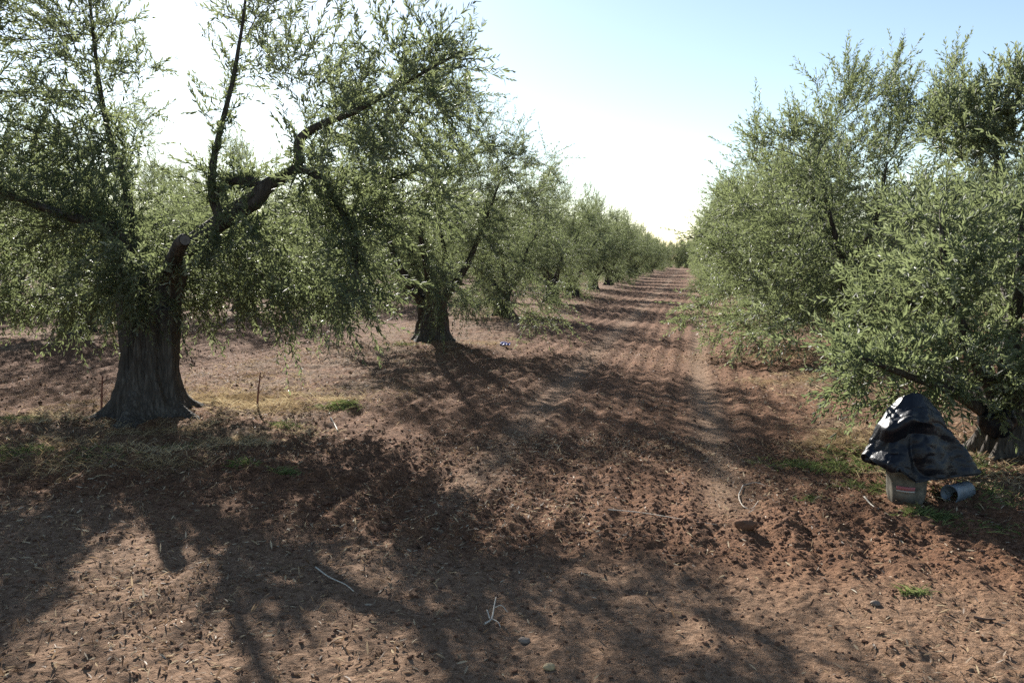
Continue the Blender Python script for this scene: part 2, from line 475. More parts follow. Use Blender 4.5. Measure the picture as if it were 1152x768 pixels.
def make_tree(name, seed, limbs, attract, trunk, base=None, rz=0, young=False, leaf_l=.084, leaf_w=.0155, gap=.034, twigs=1.0, fine=False,
              step=.13, kill=.21, upright=.25, droop=.15, zmin=.12, spray=(.22, .68), tops=16, top_len=(.5, 1.1), tint_bias=0.0, extra=None, epi=.40, clump=.52, epi_r=.06, dens=None, ztop=1.0):
    """limbs: list of (points, radii, parent_limb or -1); everything local to the tree's base"""
    rng = np.random.default_rng(seed)
    root = empty(name, base if base is not None else (0, 0, 0), rz)
    trunk_mesh('trunk', root, mats=[BARK], **trunk)
    nodes, par = [], []
    for pts, rad, _ in limbs:
        p, r = spline(pts, rad, max(10, int(len(pts) * 7)))
        g = Geo(); tube(g, p, r, 14 if r[0] > .05 else 8, 0, True, .22, seed)
        g.build('limb', [BARK], root)
        s = len(nodes)
        for i in range(2, len(p), 2):
            nodes.append(p[i]); par.append(-1)
    nodes = np.array(nodes); n0 = len(nodes)
    attract = attract[attract[:, 2] > zmin]
    if dens is not None: attract = attract[rng.random(len(attract)) < dens(attract)]
    cen = attract[rng.choice(len(attract), max(8, len(attract) // 20), replace=False)]      # foliage gathers in clumps
    near = np.concatenate([np.linalg.norm(attract[i:i + 300, None] - cen[None], axis=2).argmin(1) for i in range(0, len(attract), 300)])
    attract = attract + (cen[near] - attract) * (clump * (.6 + .6 * rng.random((len(attract), 1))))
    pos, pr = grow(nodes, np.array(par), attract, step, kill, 1.7, 70, rng)
    rad, kids = tree_radii(pr, n0)
    g = Geo()
    for ch in chains(pr, rad, n0):
        p = pos[ch]; r = rad[ch].copy(); r[0] = r[1]
        r = np.clip(r, .0028, .045)
        tube(g, p, r, 3 if r[0] < .006 else (5 if r[0] < .016 else 7), 0, False)
    # leafy shoots on everything thin
    thin = np.where((np.arange(len(pos)) >= n0) & (rad < .012))[0]
    src = np.repeat(thin, 4)
    hz0 = (pos[src, 2] - pos[:, 2].min()) / np.ptp(pos[:, 2])
    src = src[rng.random(len(src)) < (.62 * twigs * np.interp(hz0, [0, .3, .6, 1], [1.6, 1.5, 1.15, ztop]) * (1.0 if dens is None else dens(pos[src])) + .35 * (kids[src] == 0))]
    dirn = unit(pos[src] - pos[pr[src]])
    zlo, zhi = pos[:, 2].min(), pos[:, 2].max()
    hz = (pos[src, 2] - zlo) / (zhi - zlo + 1e-6)
    ctr = pos.mean(0); outw = unit((pos[src] - ctr) * np.array([1, 1, .6]))
    d = unit(dirn * .65 + outw * .35 + rng.normal(size=dirn.shape) * .48 + np.array([0, 0, 1.0]) * (upright * hz - droop * (1 - hz))[:, None])
    L = spray[0] + (spray[1] - spray[0]) * rng.random(len(src)) ** 1.5
    bend = np.stack([rng.normal(size=len(src)) * .10, rng.normal(size=len(src)) * .10, rng.normal(size=len(src)) * .08 - .22 * (1 - hz) + .10 * hz], -1)
    shoots(g, pos[src], d, L, bend, rng, leaf_l, leaf_w, gap, fine, tint_bias=tint_bias)
    # short shoots straight from the limbs
    lp, lr, ld = [], [], []
    for pts, rd, _ in limbs:
        p, r = spline(pts, rd, 60); lp.append(p[14:]); lr.append(r[14:]); ld.append(np.gradient(p, axis=0)[14:])
    lp, lr, ld = np.vstack(lp), np.concatenate(lr), unit(np.vstack(ld))
    k = np.repeat(np.arange(len(lp)), 3); k = k[(lr[k] < epi_r) & (rng.random(len(k)) < epi * (1.0 if dens is None else dens(lp[k])))]
    d = unit(ld[k] * .4 + rng.normal(size=(len(k), 3)) * .7 + np.array([0, 0, .35]))
    shoots(g, lp[k], d, .18 + .50 * rng.random(len(k)) ** 1.3, rng.normal(size=(len(k), 3)) * .10, rng, leaf_l, leaf_w, gap, fine, tint_bias=tint_bias)
    # long upright water shoots above the crown
    if tops:
        w = np.where((np.arange(len(pos)) >= n0) & (pos[:, 2] > zlo + .62 * (zhi - zlo)))[0]
        s = rng.choice(w, min(tops, len(w)), replace=False)
        d = unit(np.stack([rng.normal(size=len(s)) * .34, rng.normal(size=len(s)) * .34, np.ones(len(s))], -1) + unit(pos[s] - ctr) * .30)
        L = top_len[0] + (top_len[1] - top_len[0]) * rng.random(len(s))
        bend = rng.normal(size=(len(s), 3)) * .14
        shoots(g, pos[s], d, L, bend, rng, leaf_l * 1.05, leaf_w, gap * 1.15, fine, twig_r=.0042, tint_bias=tint_bias)
        # side shoots on them
        k = np.repeat(np.arange(len(s)), 9); t = rng.random(len(k)) * .75 + .02
        o = pos[s][k] + d[k] * (L[k] * t)[:, None] + bend[k] * (L[k] * t * t)[:, None]
        dd = unit(d[k] * .7 + rng.normal(size=(len(k), 3)) * .6)
        LL = (.18 + .36 * rng.random(len(k))) * (1.1 - t * .7)
        shoots(g, o, dd, np.maximum(LL, .07), rng.normal(size=(len(k), 3)) * .06, rng, leaf_l, leaf_w, gap, fine, twig_r=.002, tint_bias=tint_bias)
    crown = g.build('crown', [TWIG, LEAF_YOUNG if young else LEAF], root, False)
    if extra: extra(root, rng)
    print(name, 'nodes', len(pos), 'verts', len(crown.data.vertices))
    return root

def kids_of(o): return [c for c in bpy.data.objects if c.parent == o]

def copy_tree(kids, root, loc, rz, sc):
    c = root.copy(); COL.objects.link(c)
    c.location = loc; c.rotation_euler = (0, 0, rz); c.scale = (sc[0], sc[0], sc[1])
    for k in kids:
        d = k.copy(); COL.objects.link(d); d.parent = c
    return c

def generic_limbs(rng, h, n, spread, top):
    out = []
    for k in range(n):
        a = k / n * 2 * math.pi + rng.normal() * .3
        c, s = math.cos(a), math.sin(a); w = spread * (.75 + .5 * rng.random()); t = top * (.8 + .35 * rng.random())
        out.append(([(c * .07, s * .07, h * .72), (c * .22, s * .22, h + .12), (c * w * .45 + rng.normal() * .1, s * w * .45 + rng.normal() * .1, h + .30 * t),
                     (c * w * .75 + rng.normal() * .15, s * w * .75 + rng.normal() * .15, h + .62 * t), (c * w + rng.normal() * .1, s * w + rng.normal() * .1, h + t)],
                    [.14, .105, .06, .032, .014], -1))
    return out

# ------------------------------------------------ nearest tree on the left: old flared trunk, arching limbs
def hero_left():
    b = G(170, 466); b[2] = gz(b[0], b[1])
    q = lambda px, py, d: P(px, py, d) - b
    d0 = 9.0
    pts = lambda *a: [q(*x) for x in a]
    L = [
        (pts((166, 425, 9.0), (150, 382, 9.0), (144, 330, 9.0), (142, 288, 8.9), (128, 260, 8.8), (106, 251, 8.6), (60, 238, 8.3), (-5, 214, 8.0)), [.14, .14, .115, .09, .075, .06, .042, .022], -1),
        (pts((185, 372, 9.0), (190, 325, 9.0), (208, 285, 8.9), (246, 252, 8.8), (284, 226, 8.7), (303, 207, 8.7), (334, 188, 8.65), (337, 158, 8.65), (362, 140, 8.6), (402, 124, 8.5), (458, 92, 8.4), (520, 58, 8.3)),
         [.17, .14, .105, .085, .105, .075, .050, .044, .036, .028, .018, .009], -1),
        (pts((330, 190, 8.65), (346, 192, 8.6), (366, 206, 8.5), (386, 240, 8.4), (398, 268, 8.35), (402, 325, 8.3)), [.05, .045, .04, .034, .028, .014], 1),
        (pts((298, 212, 8.7), (284, 205, 8.72), (262, 203, 8.75), (248, 214, 8.8), (238, 228, 8.8)), [.058, .052, .048, .044, .035], 1),
        (pts((250, 248, 8.8), (240, 222, 8.85), (239, 190, 8.9), (247, 150, 8.95), (263, 85, 9.0), (276, 0, 9.1), (280, -80, 9.2)), [.055, .045, .038, .029, .022, .014, .008], 1),
        (pts((170, 380, 9.1), (158, 330, 9.2), (150, 275, 9.4), (142, 210, 9.6), (118, 130, 9.7), (105, 40, 9.7), (95, -70, 9.7)), [.16, .11, .07, .045, .028, .018, .009], -1),
    ]
    rng = np.random.default_rng(21)
    def lb(px, py, d, rx, ry, rd, n, hol=.15):
        k = d / F
        c = q(px, py, d)
        u = unit(rng.normal(size=(n, 3))); rad = (hol + (1 - hol) * rng.random((n, 1))) ** (1 / 2.3)
        w = u * rad
        return c + w[:, :1] * rx * k * _rt + w[:, 1:2] * ry * k * np.array([0, 0, 1.0]) + w[:, 2:] * rd * np.array([_fw[0], _fw[1], 0])
    A = np.vstack([
        lb(110, 130, 9.5, 62, 130, .9, 260), lb(45, 200, 9.0, 80, 75, 1.1, 190), lb(20, 70, 9.3, 55, 90, .8, 90),
        lb(55, 300, 10.2, 110, 50, .9, 320), lb(215, 300, 10.2, 80, 48, .8, 210), lb(160, 270, 10.0, 80, 55, .7, 140),
        lb(345, 310, 9.2, 72, 50, .8, 230), lb(330, 245, 8.9, 60, 40, .7, 90),
        lb(430, 110, 8.5, 95, 68, 1.0, 330), lb(400, 215, 8.5, 70, 60, .8, 200), lb(505, 68, 8.3, 42, 38, .5, 60),
        lb(330, 45, 9.0, 70, 65, .9, 190), lb(265, 60, 9.2, 35, 80, .6, 70), lb(465, 200, 8.6, 45, 60, .6, 90),
        lb(60, -100, 9.4, 110, 80, 1.0, 110), lb(150, 330, 8.6, 45, 40, .3, 80), lb(196, 300, 8.3, 32, 30, .25, 70), lb(110, 290, 8.2, 60, 32, .3, 80), lb(232, 268, 8.4, 28, 22, .2, 40), lb(400, -30, 9.0, 70, 40, .7, 60), lb(175, 90, 9.5, 22, 60, .5, 40),
        lb(60, 20, 9.4, 90, 60, .8, 120), lb(-90, 190, 8.6, 100, 130, 1.2, 200), lb(300, 335, 9.6, 110, 28, .8, 170), lb(390, 330, 8.3, 50, 35, .6, 100), lb(50, 340, 10.0, 120, 25, .8, 150), lb(90, 160, 9.0, 50, 70, .5, 90), lb(450, 90, 8.5, 70, 50, .6, 90), lb(258, 250, 8.3, 40, 16, .2, 30), lb(235, 275, 9.7, 70, 42, .5, 130), lb(45, 255, 9.6, 80, 50, .6, 130), lb(110, 210, 8.9, 55, 70, .4, 110), lb(80, 120, 9.1, 50, 80, .4, 90), lb(300, 70, 10.4, 60, 50, .6, 60), lb(230, 250, 10.0, 90, 40, .6, 70)])
    A[:, 2] = np.where(A[:, 2] < .80, .80 + (.80 - A[:, 2]) * .3, A[:, 2])
    def dens(p):
        # the middle of the crown is open: the sky shows there and sunlight reaches the track in front
        w = p + b - EYE; d = w @ _fw; px = 576 + F * (w @ _rt) / d; py = 384 - F * (w @ _up) / d
        mid = sstep(112, 150, px) * (1 - sstep(365, 410, px)) * (1 - sstep(215, 262, py))
        up = (1 - sstep(-60, 10, py))
        return (1.15 - .60 * mid) * (1 - .5 * up)
    def stub(root, rng):
        g = Geo(); c = q(203, 275, 8.05); e = q(208, 270, 7.93)
        p, r = spline([q(188, 312, 8.75), c, e], [.085, .066, .052], 10)
        tube(g, p, r, 14, 0, False, .2, 3)
        o = g.build('cut_stub', [BARK], root)
        dirn = unit(p[-1] - p[-2]); u = unit(np.cross(dirn, [0, 0, 1])); w = np.cross(u, dirn)
        th = np.arange(20) / 20 * 2 * math.pi
        ring = p[-1] + dirn * .004 + .046 * (np.cos(th)[:, None] * u + np.sin(th)[:, None] * w)
        back = ring - dirn * .03
        v = np.vstack([ring, back, [p[-1] + dirn * .007]])
        j = np.arange(20); k = (j + 1) % 20
        build('sawn_face', v, np.stack([j, j + 20, k + 20, k], -1), np.stack([j, k, np.full(20, 40)], -1), [SAWN], None, o, False)
    t = make_tree('olive_tree', 5, L, A, dict(h=1.12, r0=.262, flare=.24, seed=3, top_off=(.04, .03), flutes=8, na=160, nz=96), base=b, tops=22,
                  top_len=(.5, 1.1), upright=.28, droop=.22, zmin=.7, step=.125, kill=.19, twigs=.55, fine=True, extra=stub, epi=.8, epi_r=.11, clump=.42, dens=dens, gap=.035)
    return t

SAWN = plain('sawn_wood', (.12, .105, .09), .9, .2, .25, 40, .004)
TREE_A = hero_left()
tag(TREE_A, 'old olive tree with thick flared trunk and wide arching limb, nearest on the left', 'olive tree', 'olive trees in rows')

# ------------------------------------------------ nearest tree on the right: low, bushy regrowth
def hero_right():
    b = G(1126, 512); b[2] = gz(b[0], b[1])
    q = lambda px, py, d: P(px, py, d) - b
    D = 7.0
    L = [([q(1124, 480, 7.05), q(1118, 440, 7.0), q(1096, 400, 6.9), (q(1075, 350, 6.7)), q(1062, 290, 6.6), q(1058, 235, 6.6)], [.10, .085, .055, .035, .022, .01], -1),
         ([q(1128, 480, 7.1), q(1134, 430, 7.1), q(1140, 370, 7.1), q(1148, 300, 7.0), q(1150, 230, 7.0)], [.10, .085, .055, .035, .015], -1),
         ([q(1132, 480, 7.0), q(1160, 420, 6.9), q(1190, 340, 6.8), q(1210, 260, 6.8)], [.09, .07, .045, .02], -1),
         ([q(1118, 470, 6.95), q(1070, 440, 6.7), q(1015, 420, 6.5), q(965, 400, 6.4)], [.06, .04, .025, .012], -1),
         ([q(1122, 478, 7.2), q(1080, 420, 7.7), q(1030, 350, 8.0), q(985, 290, 8.1)], [.08, .055, .03, .015], -1)]
    L.append(([q(1128, 470, 7.15), q(1138, 380, 7.5), q(1128, 280, 8.0), q(1122, 190, 8.4), q(1112, 110, 8.6)], [.10, .07, .045, .026, .01], -1))
    L.append(([q(1130, 400, 7.4), q(1150, 300, 7.8), q(1168, 190, 8.0), q(1166, 100, 8.1)], [.07, .045, .026, .01], -1))
    rng = np.random.default_rng(33)
    def lb(px, py, d, rx, ry, rd, n):
        k = d / F; u = unit(rng.normal(size=(n, 3))) * (.1 + .9 * rng.random((n, 1))) ** (1 / 2.3)
        return q(px, py, d) + u[:, :1] * rx * k * _rt + u[:, 1:2] * ry * k * np.array([0, 0, 1.0]) + u[:, 2:] * rd * np.array([_fw[0], _fw[1], 0])
    A = np.vstack([lb(1050, 330, 6.8, 75, 85, .7, 280), lb(1010, 410, 6.6, 62, 48, .5, 210), lb(990, 350, 7.4, 50, 75, .6, 150),
                   lb(1130, 330, 6.9, 70, 95, .8, 240), lb(1090, 400, 6.5, 60, 40, .4, 120), lb(1210, 330, 6.8, 70, 120, .8, 200),
                   lb(1040, 250, 7.6, 70, 35, .6, 90), lb(1120, 235, 7.2, 60, 35, .6, 80), lb(1150, 440, 6.6, 45, 60, .4, 90), lb(960, 440, 6.7, 35, 25, .35, 50), lb(1065, 450, 6.6, 40, 22, .3, 60), lb(1030, 450, 6.9, 50, 25, .3, 70),
                   lb(1100, 150, 8.5, 55, 60, .5, 70), lb(1165, 140, 8.2, 45, 75, .5, 70), lb(1060, 175, 8.8, 40, 45, .4, 30)])
    t = make_tree('olive_tree', 9, L, A, dict(h=.62, r0=.135, flare=.10, seed=12, flutes=6, na=80, nz=48), base=b, young=True, leaf_l=.078, leaf_w=.0155,
                  gap=.029, tops=26, top_len=(.3, .62), upright=.60, droop=-.15, zmin=.10, step=.11, kill=.18, spray=(.20, .50), twigs=.55, fine=True, tint_bias=.12)
    return t
TREE_B = hero_right()
tag(TREE_B, 'low bushy olive tree with pale upright young shoots behind the black sheet', 'olive tree', 'olive trees in rows')

# ------------------------------------------------ the other trees: five kinds, copied along the rows
def kind_tree(seed, low, rx, top, n_attr, skirts, tops=14, fine=False, gap=.030, leaf_l=.078, twigs=.60, h=.75, r0=.27, kill=.20, step=.14, ztop=1.0, leaf_w=.0155, upright=.25, droop=.15):
    rng = np.random.default_rng(seed)
    cz = (low + top) / 2
    sp = [((0, 0, cz + .1), (rx, rx, (top - low) / 2), n_attr, .08)]
    for k in range(7):
        a = rng.random() * 6.28; w = rx * (.55 + .25 * rng.random())
        sp.append(((math.cos(a) * w, math.sin(a) * w, cz + rng.normal() * .5), (.8, .8, .75), int(n_attr * .11), .1))
    for k in range(4):
        a = rng.random() * 6.28; w = rx * .45 * rng.random() + .25
        sp.append(((math.cos(a) * w, math.sin(a) * w, top - .05 + rng.random() * .3), (.5, .5, .55), int(n_attr * .06), .1))
    for (a, w, z, r) in skirts:
        sp.append(((math.cos(a) * w, math.sin(a) * w, z), (r, r, r * .8), int(n_attr * .12), .1))
    A = lobes(rng, sp)
    # bites out of the crown, so that the sky shows through
    for k in range(7):
        u = unit(rng.normal(size=3)); c = np.array([0, 0, cz]) + u * np.array([rx, rx, (top - low) / 2]) * .95
        A = A[np.linalg.norm(A - c, axis=1) > .45 + .3 * rng.random()]
    return make_tree('olive_tree', seed, generic_limbs(rng, h, 5, rx * .55, (top - h) * .72), A,
                     dict(h=h + .1, r0=r0, flare=.16, seed=seed, flutes=7, na=80, nz=44), tops=tops, epi=.6, epi_r=.09, zmin=min(.12, low), step=step, kill=kill, fine=fine, gap=gap, leaf_l=leaf_l, twigs=twigs, ztop=ztop, leaf_w=leaf_w, upright=upright, droop=droop)

PI = math.pi
K1 = kind_tree(101, .85, 2.5, 4.5, 1700, [(-.3, 2.0, .75, .7), (-1.2, 1.7, .9, .6), (-2.2, 1.6, .95, .6), (3.0, 1.9, .9, .6)], h=.62, r0=.29, twigs=.62)              # left row, second tree
K2 = kind_tree(102, .95, 2.5, 4.3, 1500, [(5.0, 1.4, .6, .6), (2.0, 1.8, .8, .6), (4.2, 1.8, .65, .6), (4.6, 1.1, .5, .5)])
K3 = kind_tree(103, .35, 2.55, 4.3, 1500, [(PI, 2.1, .5, .6), (3.9, 2.0, .45, .6), (2.4, 2.0, .5, .6), (4.9, 1.9, .4, .6), (.3, 1.8, .5, .6)], tops=26, ztop=2.1, leaf_l=.094, leaf_w=.020, gap=.038, upright=.6, droop=-.15)   # right row, foliage to the ground
K4 = kind_tree(104, .8, 2.35, 4.0, 1200, [(1.0, 1.9, .7, .6), (5.0, 1.8, .7, .6)], gap=.036, leaf_l=.09)
K5 = kind_tree(105, .4, 2.5, 4.2, 1200, [(3.3, 2.0, .5, .6), (1.2, 2.0, .5, .6), (4.6, 2.0, .5, .6)], gap=.036, leaf_l=.094, leaf_w=.020, tops=22, ztop=2.0, upright=.6, droop=-.1)
KIDS = {id(k): kids_of(k) for k in (K1, K2, K3, K4, K5)}
USED = set()
ORD = ['first', 'second', 'third', 'fourth', 'fifth', 'sixth', 'seventh', 'eighth', 'ninth', 'tenth', 'eleventh', 'twelfth']
trng = random.Random(5)

def plant(kind, x, y, label, rz=None, sc=None, grp='olive trees in rows'):
    rz = trng.random() * 6.28 if rz is None else rz
    s = sc or (.92 + .18 * trng.random(), .90 + .20 * trng.random())
    loc = (x, y, gz(x, y) if y < 150 else 0.0)
    if id(kind) not in USED:
        USED.add(id(kind)); t = kind; t.location = loc; t.rotation_euler = (0, 0, rz); t.scale = (s[0], s[0], s[1])
    else:
        t = copy_tree(KIDS[id(kind)], kind, loc, rz, s)
    return tag(t, label, 'olive tree', grp)

# row along the left side of the path
b2 = G(485, 383)
plant(K1, b2[0], b2[1], 'olive tree with fluted trunk and forked limb, second in the row left of the path', 0.1, (1.0, 1.0))
plant(K2, -5.0, 23.9, 'olive tree with dark low leaves hiding its trunk, third left of path', 0.0, (.80, .82))
b4 = G(620, 341)
plant(K4, b4[0], b4[1], 'olive tree with a short thick dark trunk bare to the ground, fourth left of path', 2.0, (.82, .98))
y = b4[1] + 7.6
for i in range(4, 20):
    lab = f'{ORD[i]} olive tree from the camera in the row left of the path' if i < 9 else 'small distant olive tree in the far stretch of the row left of the path'
    plant((K4, K2, K1)[i % 3], -5.0 + trng.uniform(-.3, .3), y, lab, None, (trng.uniform(.76, .92), trng.uniform(.84, .98))); y += 7.6
# row along the right side
plant(K3, 2.7, 15.3, 'dense olive tree with tall top shoots and low leaves, right of the path', 0.0, (1.06, .97))
y = 22.8
for i in range(2, 20):
    lab = f'{ORD[i]} olive tree from the camera in the leafy row right of the path' if i < 7 else 'small distant olive tree in the far stretch of the row right of the path'
    plant((K5, K3)[i % 2], 2.65 + trng.uniform(-.15, .15), y, lab); y += 7.5
# rows beyond on the left
for r, (rx, y0, n) in enumerate([(-12.7, 16.3, 14), (-20.2, 24.0, 12), (-27.7, 38.5, 9), (-35.2, 46.0, 8)]):
    nm = ('second', 'third', 'fourth', 'fifth')[r]
    for i in range(n):
        lab = (f'{ORD[i]} olive tree in view along the second row left of the path' if r == 0 and i < 6 else
               f'olive tree far back in the {nm} row left of the path, seen through nearer crowns')
        plant((K2, K4, K1)[(i + r) % 3], rx + trng.uniform(-.2, .2), y0 + i * 7.6 + trng.uniform(-.3, .3), lab)
# rows beyond on the right
for i in range(5):
    plant((K5, K3)[i % 2], 10.1, 23.0 + i * 7.5, 'olive tree of the second row right of the path, glimpsed behind the front row')
for x, yy in ((-2.2, 170), (.6, 172), (-.8, 178), (-3.6, 181), (1.9, 183), (-.2, 188)):
    plant(K5, x, yy, 'tiny hazy olive tree closing the far end of the path')

# ---------------------------------------------------------------- ground cover
def in_view(n, rmin, rmax, rng, half=36):
    a = YAW + math.pi / 2 + R(1) * (rng.random(n) * 2 - 1) * half
    r = np.sqrt(rmin ** 2 + rng.random(n) * (rmax ** 2 - rmin ** 2))
    return np.cos(a) * r, np.sin(a) * r

LITTER = tint_material('dry_leaf_litter', [(0, (.09, .055, .034)), (.30, (.20, .13, .08)), (.6, (.32, .23, .145)), (.9, (.48, .38, .25)), (1, (.58, .49, .36))], .6, .42)
def make_litter():
    rng = np.random.default_rng(61); xs, ys = [], []
    for n, a, b in ((46000, 2.6, 8), (46000, 8, 16), (36000, 16, 40)):
        x, y = in_view(n, a, b, rng); xs.append(x); ys.append(y)
    x, y = np.concatenate(xs), np.concatenate(ys)
    row = row_mask(x, y); dens = fbm(x, y, .8, 3, 90)
    keep = rng.random(len(x)) < np.clip(.42 + row * .5 + (dens - .5) * 1.8, .08, 1)
    x, y = x[keep], y[keep]; n = len(x); z = ground_h(x, y) + .004
    d = unit(np.stack([rng.normal(size=n), rng.normal(size=n), rng.normal(size=n) * .4 + .1], -1))
    nr = unit(np.stack([rng.normal(size=n) * .8, rng.normal(size=n) * .8, np.ones(n)], -1))
    far = np.hypot(x, y)
    L = (.018 + .036 * rng.random(n) ** 2.0) * (1 + far * .03); W = np.minimum(L * (.16 + .20 * rng.random(n)), .009)
    g = Geo(); leaf_geo(g, np.stack([x, y, z], -1), d, nr, L, W, np.clip(rng.random(n) ** 1.3, 0, 1), 0, True)
    o = g.build('leaf_litter', [LITTER], None, False)
    tag(o, 'pale dry leaves and chips strewn over the soil', 'leaf litter', kind='stuff')
make_litter()

CLOD = None
def make_clods():
    a = NT('soil_clod'); v = a.obj_vec(); n1 = a.noise(v, 9, 4, .6); n2 = a.noise(v, 70, 4, .7)
    c = a.ramp(n1, [(.3, (.12, .062, .038)), (.7, (.205, .117, .074))])
    c = a.mix(.7, c, a.ramp(n2, [(.35, (.6, .6, .6)), (.7, (1.25, 1.22, 1.2))]), 'MULTIPLY')
    p = a.n('BsdfPrincipled', Roughness=.95); a.l(c, p.inputs['Base Color']); p.inputs['Specular IOR Level'].default_value = .1
    b = a.n('Bump', Strength=.8, Distance=.012); a.l(n2, b.inputs['Height']); a.l(b.outputs[0], p.inputs['Normal'])
    a.l(p.outputs[0], a.out.inputs['Surface'])
    t = (1 + 5 ** .5) / 2
    iv = unit(np.array([(-1, t, 0), (1, t, 0), (-1, -t, 0), (1, -t, 0), (0, -1, t), (0, 1, t), (0, -1, -t), (0, 1, -t), (t, 0, -1), (t, 0, 1), (-t, 0, -1), (-t, 0, 1)], float))
    it = np.array([(0, 11, 5), (0, 5, 1), (0, 1, 7), (0, 7, 10), (0, 10, 11), (1, 5, 9), (5, 11, 4), (11, 10, 2), (10, 7, 6), (7, 1, 8), (3, 9, 4), (3, 4, 2), (3, 2, 6), (3, 6, 8), (3, 8, 9), (4, 9, 5), (2, 4, 11), (6, 2, 10), (8, 6, 7), (9, 8, 1)])
    rng = np.random.default_rng(71); xs, ys = [], []
    for n, r0, r1 in ((32000, 2.6, 8), (16000, 8, 18), (4000, 18, 34)):
        x, y = in_view(n, r0, r1, rng); xs.append(x); ys.append(y)
    # more of them on the berm on the right and the torn edge on the left
    n = 3000; bx = rng.uniform(-.4, 3.6, n); by = 5.17 + .15 * bx + rng.normal(size=n) * .26; xs.append(bx); ys.append(by)
    n = 1800; bx = rng.uniform(-6.2, -2.2, n); by = 6.2 - .12 * (bx + 5) + rng.normal(size=n) * .22; xs.append(bx); ys.append(by)
    x, y = np.concatenate(xs), np.concatenate(ys)
    row, head, till, track = ground_parts(x, y)
    keep = rng.random(len(x)) < np.clip(till * (1 - .85 * track) * .95 + row * .14 + head * .26, 0, 1)
    x, y, head = x[keep], y[keep], head[keep]; n = len(x)
    s = (.003 + .010 * rng.random(n) ** 3.0) * (1 + .025 * np.hypot(x, y)) * np.where(head > .5, .75, 1) + (rng.random(n) < .006) * .012 * rng.random(n)
    sc = s[:, None, None] * (1 + .28 * rng.normal(size=(n, 1, 3)).clip(-1.4, 1.6)) * np.array([1.1, 1.1, .8])
    v = iv[None] * sc * (1 + .22 * rng.normal(size=(n, 12, 1)).clip(-1.5, 1.5))
    an = rng.random(n) * 6.28; ca, sa = np.cos(an)[:, None], np.sin(an)[:, None]
    v = np.stack([v[..., 0] * ca - v[..., 1] * sa, v[..., 0] * sa + v[..., 1] * ca, v[..., 2]], -1)
    v = v + np.stack([x, y, ground_h(x, y) + s * .12], -1)[:, None]
    o = build('soil_clods', v.reshape(-1, 3), None, (np.arange(n)[:, None, None] * 12 + it[None]).reshape(-1, 3), [a.m], None, None, False)
    tag(o, 'loose clods and crumbs of tilled red soil', 'soil clods', kind='stuff')
    return a.m
CLOD = make_clods()

def blades(name, x, y, L, W, lean, tint, mat, rng):
    n = len(x); z = ground_h(x, y) - .004
    a = rng.random(n) * 6.28
    d = unit(np.stack([np.cos(a) * lean, np.sin(a) * lean, np.ones(n)], -1))
    bend = np.stack([np.cos(a), np.sin(a), -np.full(n, .5)], -1) * (L * (.25 + .35 * rng.random(n)) * np.clip(lean, .2, 1.2))[:, None]
    s = unit(np.cross(d, np.stack([np.cos(a + 1.2), np.sin(a + 1.2), np.zeros(n)], -1)))
    o = np.stack([x, y, z], -1); Lc, Wc = L[:, None], W[:, None]
    m = o + d * Lc * .55 + bend * .3; t = o + d * Lc + bend
    v = np.stack([o - s * Wc * .5, o + s * Wc * .5, m + s * Wc * .4, m - s * Wc * .4, t], 1).reshape(-1, 3)
    i = np.arange(n)[:, None] * 5
    return build(name, v, i + np.array([0, 1, 2, 3]), i + np.array([3, 2, 4]), [mat], None, None, False, {'tint': np.repeat(tint, 5)})

STRAW = tint_material('straw', [(0, (.13, .09, .052)), (.5, (.36, .265, .145)), (1, (.62, .51, .32))], .6, .35)
GREEN = tint_material('green_blade', [(0, (.07, .09, .03)), (.5, (.12, .16, .05)), (1, (.26, .28, .11))], .5, .4)

def patch(cx, cy, rx, ry, n, rng):
    a = rng.random(n) * 6.28; r = np.sqrt(rng.random(n)) * (1 + .3 * rng.normal(size=n)).clip(.2, 1.5)
    return cx + np.cos(a) * r * rx, cy + np.sin(a) * r * ry

